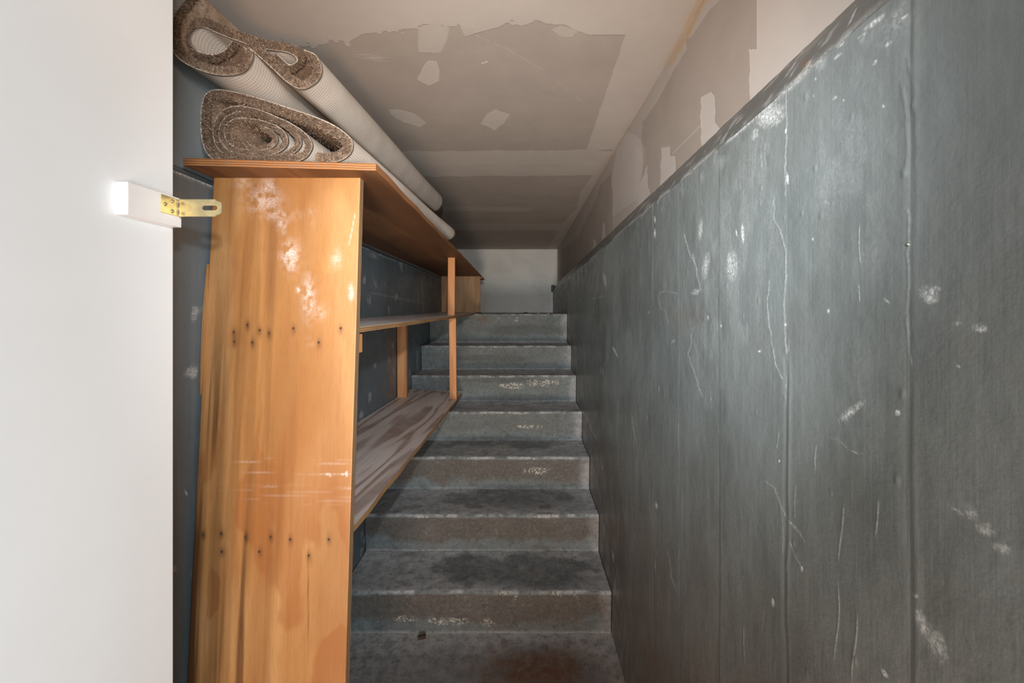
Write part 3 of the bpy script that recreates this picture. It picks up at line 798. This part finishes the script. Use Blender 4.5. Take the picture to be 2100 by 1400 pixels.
es = [bm.edges.new((vo[i], vo[(i + 1) % len(vo)])) for i in range(len(vo))] + [bm.edges.new((vs[i], vs[(i + 1) % len(vs)])) for i in range(len(vs))]
bmesh.ops.triangle_fill(bm, use_beauty=True, edges=es, use_dissolve=False)
r = bmesh.ops.extrude_face_region(bm, geom=bm.faces[:])
bmesh.ops.translate(bm, verts=[v for v in r['geom'] if isinstance(v, bmesh.types.BMVert)], vec=(0, .0015, 0))
bmesh.ops.translate(bm, verts=bm.verts[:], vec=(0, yh - .003, hz))
st = frombm('hasp_strap', bm, MBRASS, leaf)
tag(st, 'slotted brass strap swung out across the doorway')

# ------------------------------------------------------------------ plywood shelf unit
unit = empty('shelving_unit', ((XL - .395) / 2, 2.2, 0))
tag(unit, 'long plywood shelving unit on the left with orange end panel, three boards and pine posts', 'shelving')
UO = Vector(((XL - .395) / 2, 2.2, 0))


def uadd(o):
    offset(o.data, UO); return o


# end panel: grid front, closed box, leaning a little
def py_at(z): return 0.980 - 0.0655 * (0.34 - z)
nz_, nx_ = 420, 130
zz = np.linspace(FLOOR + .004, .336, nz_); xx = np.linspace(0, 1, nx_)
Xp, Zp = np.meshgrid(xx, zz, indexing='ij')
bow = .004 * np.sin((Zp - FLOOR) / 1.69 * 5)
xl_ = XL + .003 + .003 * fbm(Zp * 6, Zp * 0, 510) ; xr_ = -.394 - .006 * (Zp < 0) * sstep(0, -.9, Zp) + bow * .5
Xq = xl_ + (xr_ - xl_) * Xp
Yq = py_at(Zp) + .002 * np.sin(Zp * 4)
Zq = Zp + 0 * Xp
PXp, PYp = px_of(Xq, Yq, Zq)
n1 = fbm(PXp * .02, PYp * .006, 520, 5)
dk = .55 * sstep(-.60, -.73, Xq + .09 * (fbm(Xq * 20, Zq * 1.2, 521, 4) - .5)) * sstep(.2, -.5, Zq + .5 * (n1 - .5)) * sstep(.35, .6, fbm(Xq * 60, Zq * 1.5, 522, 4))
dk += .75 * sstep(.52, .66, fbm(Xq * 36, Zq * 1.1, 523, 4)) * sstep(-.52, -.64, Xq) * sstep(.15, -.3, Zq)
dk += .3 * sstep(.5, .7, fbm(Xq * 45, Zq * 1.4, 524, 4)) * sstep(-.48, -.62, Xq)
wx = fbm(Xq * 7, Zq * 3.2, 525, 4) * 1.6
fig = vn(Xq * 9 + wx * 2.2, Zq * 2.6 + wx * 2.0, 526)
figm = sstep(.46, .56, fig) * (.35 + .65 * sstep(-.1, -.55, Zq)) * (.6 + .6 * fbm(Xq * 120, Zq * 2, 527, 3))
figm = np.clip(figm - .3 * sstep(.0, .3, Zq), 0, 1)
scf = np.zeros_like(Xq)
for cx, cy, rx, ry, v in ((540, 410, 34, 22, .5), (500, 375, 20, 10, .4), (550, 385, 14, 20, .5), (595, 525, 16, 26, .8), (580, 460, 10, 16, .5), (570, 440, 40, 12, .3), (633, 610, 12, 40, .55),
                          (613, 593, 5, 6, .8), (690, 530, 10, 16, .4), (720, 600, 5, 14, .9), (640, 440, 6, 14, .4), (655, 640, 14, 14, .3), (635, 700, 10, 8, .2)):
    scf = np.maximum(scf, v * gauss(PXp, PYp, cx, cy, rx, ry) * sstep(.3, .6, fbm(PXp * .12, PYp * .10, 530, 5)) * 1.4)
for cy, dx in ((937, 0), (944, 1), (966, 0), (990, 1), (994, 0), (1003, 1), (1012, 0), (1020, 1), (1028, 0)):
    lin = np.abs(PYp - cy - (PXp - 400) * .022 - 2 * (fbm(PXp * .03, PYp * 0 + cy, 540) - .5))
    scf = np.maximum(scf, (.30 if cy in (944, 966, 994) else .18) * sstep(1.6, .4, lin) * sstep(480 - 80 * dx, 540, PXp) * sstep(.3, .6, fbm(PXp * .02, PYp * .3, 541)))
scf = np.maximum(scf, inpoly(PXp, PYp, [(700, 972), (713, 966), (713, 977)]) * 1.0)
scf = np.maximum(scf, sstep(3, 1, segd(PXp, PYp, [(670, 972), (678, 974)])))
scf = np.maximum(scf, .7 * sstep(1.3, .4, segd(PXp, PYp, [(728, 440), (722, 470), (716, 500)])))
dk += .8 * gauss(PXp, PYp, 632, 1230, 1.2, 95)           # hairline crack in the veneer
nails = [(508, 666), (533, 677), (552, 683), (602, 673), (699, 673), (480, 681), (518, 702), (654, 702), (481, 700),
         (418, 1095), (455, 1093), (505, 1100), (556, 1100), (596, 1105), (675, 1105), (634, 1138), (456, 1130), (533, 1130)]
for cx, cy in nails:
    dk += .55 * gauss(PXp, PYp, cx, cy + 2, 5, 11)
front = np.stack([Xq, Yq, Zq + H], -1)
nu, nv = Xq.shape
T = .021
back = front.copy(); back[:, :, 1] += T
N = nu * nv
# one closed mesh: front grid, four edge strips, back face
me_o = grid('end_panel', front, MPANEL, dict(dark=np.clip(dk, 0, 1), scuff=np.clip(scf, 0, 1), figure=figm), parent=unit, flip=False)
bm = bmesh.new(); bm.from_mesh(me_o.data)
bm.verts.ensure_lookup_table()
idx = lambda a, b: a * nv + b
ring = [idx(0, b) for b in range(nv)] + [idx(a, nv - 1) for a in range(1, nu)] + [idx(nu - 1, b) for b in range(nv - 2, -1, -1)] + [idx(a, 0) for a in range(nu - 2, 0, -1)]
bk = []
cos = [bm.verts[r_].co.copy() for r_ in ring]
for c in cos:
    bk.append(bm.verts.new((c.x, c.y + T, c.z)))
bm.verts.ensure_lookup_table()
for i in range(len(ring)):
    j = (i + 1) % len(ring)
    f = bm.faces.new((bm.verts[ring[i]], bm.verts[ring[j]], bk[j], bk[i])); f.material_index = 1; f.smooth = False
f = bm.faces.new(bk); f.smooth = False
bmesh.ops.recalc_face_normals(bm, faces=bm.faces[:])
bm.to_mesh(me_o.data); bm.free(); me_o.data.materials.append(MEDGY)
uadd(me_o); tag(me_o, 'orange plywood end panel with nail rows and white scuffs')
panel = me_o
for k, (cx, cy) in enumerate(nails):
    zn = 0.0
    for _ in range(6):
        yn = py_at(zn); zn = (VY - cy) * yn / F
    xn = (cx - VX) * yn / F
    bm = bmesh.new()
    bmesh.ops.create_cone(bm, cap_ends=True, segments=12, radius1=.0030, radius2=.0024, depth=.0012)
    bmesh.ops.rotate(bm, verts=bm.verts[:], matrix=Matrix.Rotation(math.pi / 2, 3, 'X'))
    bmesh.ops.translate(bm, verts=bm.verts[:], vec=(xn, yn + .002 * math.sin(zn * 4) - .0003, zn + H))
    uadd(frombm('nail_head', bm, MNAIL, panel, True))

# a split sliver of veneer at the panel's wall edge
bm = bmesh.new(); rows = []
for z in np.linspace(.11, -.20, 14):
    s = math.sin((z - .11) / (-.31) * math.pi)
    y = py_at(z) - .002 - .005 * s
    rows.append([bm.verts.new(p) for p in ((XL + .001, y, z + H), (XL + .004 + .004 * s, y - .002, z + H), (XL + .004 + .004 * s, y + .010, z + H), (XL + .001, y + .010, z + H))])
for a, b in zip(rows[:-1], rows[1:]):
    for i in range(4): bm.faces.new((a[i], a[(i + 1) % 4], b[(i + 1) % 4], b[i]))
bm.faces.new(rows[0]); bm.faces.new(rows[-1])
uadd(frombm('veneer_sliver', bm, MPANEL, panel))


def shelf_board(name, near, far, z_near, z_far, th, mtop, medge, zl_off=0.0, label=None, n=90, sag=0.0, attrs=None, mbot=None):
    """near/far: ((xl,yl),(xr,yr)); heights are of the top face; zl_off lifts the wall side"""
    bm = bmesh.new(); top = []; bot = []
    m_ = 14
    for i in range(n + 1):
        t = i / n; a = []; b = []
        for j in range(m_ + 1):
            s = j / m_
            x = (near[0][0] * (1 - s) + near[1][0] * s) * (1 - t) + (far[0][0] * (1 - s) + far[1][0] * s) * t
            y = (near[0][1] * (1 - s) + near[1][1] * s) * (1 - t) + (far[0][1] * (1 - s) + far[1][1] * s) * t
            z = z_near * (1 - t) + z_far * t + zl_off * (1 - s) - sag * math.sin(t * math.pi)
            wig = .0015 * math.sin(y * 23 + s * 3) if j == m_ else 0
            a.append(bm.verts.new((x + wig, y, z + H))); b.append(bm.verts.new((x + wig, y, z - th + H)))
        top.append(a); bot.append(b)
    for i in range(n):
        for j in range(m_):
            bm.faces.new((top[i][j], top[i][j + 1], top[i + 1][j + 1], top[i + 1][j]))
            f = bm.faces.new((bot[i][j], bot[i + 1][j], bot[i + 1][j + 1], bot[i][j + 1])); f.material_index = 2
    for i in range(n):
        for j in (0, m_):
            f = bm.faces.new((top[i][j], top[i + 1][j], bot[i + 1][j], bot[i][j])); f.material_index = 1
    for j in range(m_):
        for i in (0, n):
            f = bm.faces.new((top[i][j], top[i][j + 1], bot[i][j + 1], bot[i][j])); f.material_index = 1
    o = uadd(frombm(name, bm, [mtop, medge, mbot or mtop], unit))
    if label: tag(o, label)
    return o


shelf_board('top_board', ((XL + .002, .895), (-.338, .930)), ((XL + .002, 4.02), (-.394, 4.04)), .340, .331, .0165, MTOP, MEDGO, label='top board of bare brown plywood under the carpets')
shelf_board('middle_shelf', ((XL + .003, py_at(-.05) + T), (-.397, py_at(-.05) + T)), ((XL + .003, 3.80), (-.389, 3.80)), -.043, -.0205, .0125, MDUST, MEDGZ, mbot=MSHELF, label='thin middle shelf coated in grey dust', sag=.004)
shelf_board('bottom_shelf', ((XL + .003, py_at(-.52) + T), (-.398, py_at(-.52) + T)), ((XL + .003, 2.72), (-.398, 2.66)), -.512, -.552, .0155, MSHELF, MEDGZ, zl_off=.014, label='bottom shelf with dark wavy grain')

# far end panel standing on the landing end
uadd(frombm('far_panel', bm_box(XL + .002, -.392, 3.775, 3.793, -.0215 + H, .3155 + H), [MFAR], unit, bevel=.0008))
uadd(frombm('batten', bm_box(XL + .002, -.375, 3.80, 4.00, -.022 + .318 + H, .3150 + H), [MTOP], unit, bevel=.0008))


def post(name, xc, yc, wx, wy, z0, z1, tilt=0.0, tiltx=0.0):
    c = []
    for z, s in ((z0, 0), (z1, 1)):
        for dx, dy in ((-1, -1), (1, -1), (1, 1), (-1, 1)):
            c.append((xc + dx * wx / 2 + tilt * s, yc + dy * wy / 2 + tiltx * s, z + H))
    return uadd(frombm(name, bm_hexa(c), MPOST, unit, bevel=.0012))


zpl = lambda y: -.512 + (-.552 + .512) * (y - .95) / (2.66 - .95)
zpm = lambda y: -.043 + (.0225) * (y - .97) / 2.83 - .003
post('post', -.421, 2.46, .042, .020, zpl(2.46) - .0005, zpm(2.46) - .0128, tilt=-.004)
post('post', -.433, 2.46, .042, .020, zpm(2.46) + .0002, .3195, tilt=.002)
post('post', XL + .034, 2.44, .056, .030, zpl(2.44) + .0125, zpm(2.44) - .0128, tilt=-.003)
# short cleats nailed inside the end panel under the shelves
uadd(frombm('cleat', bm_box(XL + .06, -.3965, py_at(-.09) + T + .001, py_at(-.09) + T + .022, -.105 + H, -.060 + H), [MPOST], unit, bevel=.001))

# ------------------------------------------------------------------ carpets
def catmull(pts, n):
    P_ = np.array(pts, float); P_ = np.vstack([2 * P_[0] - P_[1], P_, 2 * P_[-1] - P_[-2]])
    out = []
    for i in range(1, len(P_) - 2):
        p0, p1, p2, p3 = P_[i - 1:i + 3]
        for t in np.linspace(0, 1, n, endpoint=False):
            out.append(.5 * ((2 * p1) + (-p0 + p2) * t + (2 * p0 - 5 * p1 + 4 * p2 - p3) * t * t + (-p0 + 3 * p1 - 3 * p2 + p3) * t ** 3))
    out.append(P_[-2])
    out = np.array(out)
    d = np.concatenate([[0], np.cumsum(np.hypot(*np.diff(out[:, :2], axis=0).T))])
    m = max(40, int(d[-1] / .0035)); s = np.linspace(0, d[-1], m)
    return np.stack([np.interp(s, d, out[:, i]) for i in range(out.shape[1])], -1), s


def zoompath(L, dfun):
    r = []
    for a, b in L:
        px = 340 + a / 3.5; py = b / 3.5; d = dfun(px)
        r.append(((px - VX) * d / F, (VY - py) * d / F, d))
    return r


def carpet(root, sheets, far_y, far_dx, far_dz, tb=.0021, far_fn=None, zmin=None):
    bvs, bfs, buv = [], [], []; pvs, pfs = [], []
    tv, tf = [], []
    ny = 46
    for path, side, tp in sheets:
        Q, s = catmull(path, 14)
        Tn = np.gradient(Q[:, :2], axis=0); Tn /= np.linalg.norm(Tn, axis=1)[:, None] + 1e-9
        Nn = np.stack([-Tn[:, 1], Tn[:, 0]], -1) * side          # towards the pile
        n = len(Q)
        tpf = tp if callable(tp) else (lambda f, _t=tp: _t + 0 * f)
        tpa = tpf(s / s[-1])
        tvals = np.linspace(0, 1, ny) ** 1.35

        def layer(off0, off1, jitter, seed):
            V = []
            for t_ in tvals:
                yy_ = Q[:, 2] * (1 - t_) + far_y * t_
                for off in (off0, off1):
                    jj = jitter * (fbm(s * 160, yy_ * 160, seed, 3) - .5) if off is off1 else 0
                    X_ = Q[:, 0] + Nn[:, 0] * (off + jj) + far_dx * t_ + .004 * np.sin(t_ * 7 + s * 3) * t_
                    Z_ = Q[:, 1] + Nn[:, 1] * (off + jj) + far_dz * t_
                    V.append(np.stack([X_, yy_, Z_], -1))
            return np.array(V).reshape(ny, 2, n, 3)

        for (o0, o1, jit, vs, fs, isb) in ((0, -tb, .0, bvs, bfs, True), (0.0002, tpa, .0025, pvs, pfs, False)):
            Vv = layer(o0, o1, jit, 601)
            if isb is False:      # frayed, uneven cut end
                Vv[0, :, :, 1] += .004 * (fbm(s * 300, s * 0, 602, 3) - .5)
            base = sum(len(v) for v in vs)
            vs.append(Vv.reshape(-1, 3))
            ix = base + np.arange(ny * 2 * n).reshape(ny, 2, n)
            fl = []
            for lay in (0, 1):
                a = ix[:-1, lay, :-1]; b = ix[1:, lay, :-1]; c = ix[1:, lay, 1:]; d = ix[:-1, lay, 1:]
                fl.append(np.stack([a, b, c, d], -1).reshape(-1, 4))
            for e_ in (0, ny - 1):
                fl.append(np.stack([ix[e_, 0, :-1], ix[e_, 0, 1:], ix[e_, 1, 1:], ix[e_, 1, :-1]], -1).reshape(-1, 4))
            for e_ in (0, n - 1):
                fl.append(np.stack([ix[:-1, 0, e_], ix[1:, 0, e_], ix[1:, 1, e_], ix[:-1, 1, e_]], -1).reshape(-1, 4))
            fs.append(np.concatenate(fl))
            if isb:
                U = np.zeros((ny, 2, n, 2)); U[..., 0] = s[None, None]; U[..., 1] = (Vv[..., 1])
                buv.append(U.reshape(-1, 2))
        # tufts: on the cut end and on the first stretch of the pile face
        L_ = s[-1]
        for cnt, mode in ((int(L_ * 24000), 'end'), (int(L_ * 9000), 'face'), (int(L_ * 220), 'fray')):
            u = rng.random(cnt) * (n - 1.001); i0 = u.astype(int); fr = (u - i0)[:, None]
            q = Q[i0] * (1 - fr) + Q[i0 + 1] * fr; nn = Nn[i0]; tt = Tn[i0]
            r1 = rng.random(cnt)
            if mode == 'end' or mode == 'fray':
                o_ = tpa[i0] * r1 * 1.0; yv = q[:, 2] + .001
                dirv = np.stack([nn[:, 0] * .35 + .5 * rng.normal(size=cnt), -.8 + .35 * rng.normal(size=cnt), nn[:, 1] * .35 + .5 * rng.normal(size=cnt)], -1)
                ln = (.0026 + .0022 * rng.random(cnt)) * (4.0 if mode == 'fray' else 1)
                wd = .0008 if mode == 'end' else .0006
            else:
                o_ = tpa[i0] * .92; yv = q[:, 2] + .30 * r1 ** 1.6
                dirv = np.stack([nn[:, 0] + .45 * rng.normal(size=cnt), .45 * rng.normal(size=cnt), nn[:, 1] + .45 * rng.normal(size=cnt)], -1)
                ln = .003 + .0025 * rng.random(cnt); wd = .0009
            dirv /= np.linalg.norm(dirv, axis=1)[:, None]
            bpos = np.stack([q[:, 0] + nn[:, 0] * o_, yv, q[:, 1] + nn[:, 1] * o_], -1)
            side_ = np.cross(dirv, rng.normal(size=(cnt, 3))); side_ /= np.linalg.norm(side_, axis=1)[:, None] + 1e-9
            tip = bpos + dirv * (ln if np.ndim(ln) else ln)[:, None]
            b0_ = sum(len(v) for v in tv)
            vv_ = np.stack([bpos - side_ * wd, bpos + side_ * wd, tip + side_ * wd * .5, tip - side_ * wd * .5], 1).reshape(-1, 3)
            tv.append(vv_); tf.append(b0_ + np.arange(len(vv_)).reshape(-1, 4))
    def mk(name, vs, fs, mat, uv=None):
        V = np.concatenate(vs); q = np.concatenate(fs)
        if zmin is not None: V[:, 2] = np.maximum(V[:, 2], zmin)
        V = V.copy(); V[:, 0] = np.maximum(V[:, 0], XLD + .004); 
        low = V[:, 2] < .335; V[low, 0] = np.maximum(V[low, 0], XL + .002)
        V[:, 2] = np.minimum(V[:, 2], ZC - .004) + H
        V -= np.array(root.location)
        me = bpy.data.meshes.new(name)
        me.vertices.add(len(V)); me.vertices.foreach_set('co', V.astype(np.float32).ravel())
        me.loops.add(q.size); me.loops.foreach_set('vertex_index', q.astype(np.int32).ravel())
        me.polygons.add(len(q)); me.polygons.foreach_set('loop_start', np.arange(0, q.size, 4, dtype=np.int32))
        me.update(calc_edges=True)
        if uv is not None:
            ul = me.uv_layers.new(name='uv'); li = q.ravel()
            U = np.concatenate(uv).astype(np.float32); ul.data.foreach_set('uv', U[li].ravel())
        o = link(name, me, mat, root); return o
    mk('backing', bvs, bfs, MBACK, buv)
    pb = mk('pile', pvs, pfs, MPILE)
    mk('tufts', tv, tf, MPILE).parent = pb


dU = lambda px: .985 - (655 - px) * .00046
A = zoompath([(480, 300), (430, 360), (370, 392), (290, 390), (205, 355), (160, 285), (190, 215), (265, 190), (400, 245), (550, 300), (700, 345), (860, 368), (930, 400), (945, 440), (890, 470), (842, 432), (790, 385)], dU)
B = zoompath([(990, 360), (1075, 400), (1115, 490), (1090, 575), (985, 635), (880, 590), (770, 490), (665, 395), (590, 335), (622, 400), (575, 500), (470, 535), (330, 525), (190, 475), (90, 410), (45, 330), (35, 230), (60, 120), (130, 20), (200, -60)], dU)
up = empty('rolled_carpet', ((-.62), 1.0, H + .52))
tag(up, 'loosely folded brown carpet with two open curls, lying on top of the spiral roll', 'carpet', 'carpets on the top board')
carpet(up, [(A, 1, .019), (B, -1, .019)], 2.30, .040, .028)
dL = lambda px: .925 - (740 - px) * .00003
# flattened spiral
sp = []
ext = [(265, 1338, 640, 1166), (345, 1048, 765, 1150), (372, 965, 808, 1128), (408, 868, 850, 1104), (470, 790, 905, 1072)]
def tear(f, e_):       # f in 0..1 round the turn: starts bottom right, goes right-up-left-down
    l, r_, tp_, bt = e_
    a = f * 2 * math.pi - math.pi * .38
    cx, cy = (l + r_) / 2, (tp_ + bt) / 2
    x = cx + (r_ - l) / 2 * math.cos(a); y = cy - (bt - tp_) / 2 * math.sin(a)
    k_ = (x - l) / (r_ - l)
    y = y + (bt - y) * .52 * k_ ** 1.6          # the right side sags into a point near the board
    return x, y
sp = [(1080, 1163), (1180, 1162), (1260, 1145), (1320, 1100), (1338, 1040), (1310, 980), (1200, 900), (1050, 835), (900, 785), (750, 735), (600, 690), (450, 655), (350, 648),
      (290, 680), (262, 760), (255, 900), (268, 1020), (310, 1110), (400, 1158), (600, 1168), (850, 1166), (980, 1140), (1035, 1085), (1045, 1030), (1000, 960), (900, 890),
      (800, 845), (680, 795), (560, 768), (470, 770), (390, 815), (350, 900), (345, 980), (375, 1060), (440, 1110), (560, 1146), (700, 1150), (820, 1140), (910, 1100), (962, 1050), (965, 1000),
      (930, 940), (860, 885), (760, 842), (640, 808), (540, 803), (450, 832), (398, 890), (385, 960), (402, 1020), (460, 1075), (560, 1104), (680, 1112), (780, 1100), (850, 1060),
      (872, 1010), (850, 950), (790, 905), (700, 872), (600, 852), (510, 852), (450, 882), (425, 930), (432, 985), (480, 1040), (560, 1068), (680, 1075), (760, 1056), (796, 1020), (790, 975), (745, 930), (690, 905)]
lo = empty('rolled_carpet', ((-.57), .93, H + .341))
tag(lo, 'flattened spiral roll of brown carpet lying directly on the top board', 'carpet', 'carpets on the top board')
carpet(lo, [(zoompath(sp, dL), 1, lambda f: np.interp(f, [0, .3, .4, 1], [.020, .020, .0095, .0080]))], 2.06, .046, .012, zmin=.3412)

# ------------------------------------------------------------------ small things
def lump(name, x, y, z, sx, sy, sz, mat, label, cat, group=None, seed=1):
    bm = bmesh.new(); bmesh.ops.create_icosphere(bm, subdivisions=2, radius=1)
    r = random.Random(seed)
    for v in bm.verts:
        k = 1 + .28 * (r.random() - .5); v.co = Vector((v.co.x * sx * k, v.co.y * sy * k, max(v.co.z, -.5) * sz * k))
    o = frombm(name, bm, mat, None, False); o.location = (x, y, z + H + sz * .5)
    tag(o, label, cat, group); return o


def at_floor(px, py, z):
    y = z * F / (VY - py); return (px - VX) * y / F, y


lump('rubber_scrap', .034, 3.33, -.036, .022, .012, .011, MBLACK, 'small black scrap lying on the landing edge', 'scrap', seed=3)
lump('plaster_crumb', .139, 3.32, -.036, .006, .006, .006, MCRUMB, 'white crumb on the landing edge, left of two by the right wall', 'crumb', 'plaster crumbs on the landing edge', seed=4)
lump('plaster_crumb', .225, 3.33, -.036, .007, .006, .006, MCRUMB, 'white crumb on the landing edge, right of two by the right wall', 'crumb', 'plaster crumbs on the landing edge', seed=5)
x, y = at_floor(866, 1307, FLOOR)
o = frombm('wood_chip', bm_box(-.016, .016, -.008, .008, 0, .012), MCHIP, bevel=.003); o.location = (x, y - .004, .001); o.rotation_euler = (0, 0, .25)
tag(o, 'small brown wood chip lying at the foot of the lowest step', 'wood chip')
bm = bmesh.new()
bmesh.ops.create_uvsphere(bm, u_segments=16, v_segments=10, radius=.0022)
o = frombm('screw', bm, MSTEEL, None, True); o.location = (XG + .0002, XG * F / (1862 - VX), (VY - 501) * (XG / (1862 - VX)) + H)
tag(o, 'shiny screw head set in the grey right wall beside a vertical seam', 'screw')
bm = bm_box(XG - .016, XG + .03, YB - .03, YB - .004, .215 + H, .300 + H)  # black box drawn for the dark gap at the wall's end
o = frombm('gap_strip', bm, MBLACK, None, False, bevel=.006)
tag(o, 'black piece standing in for the dark gap at the far end of the right ledge', 'strip')
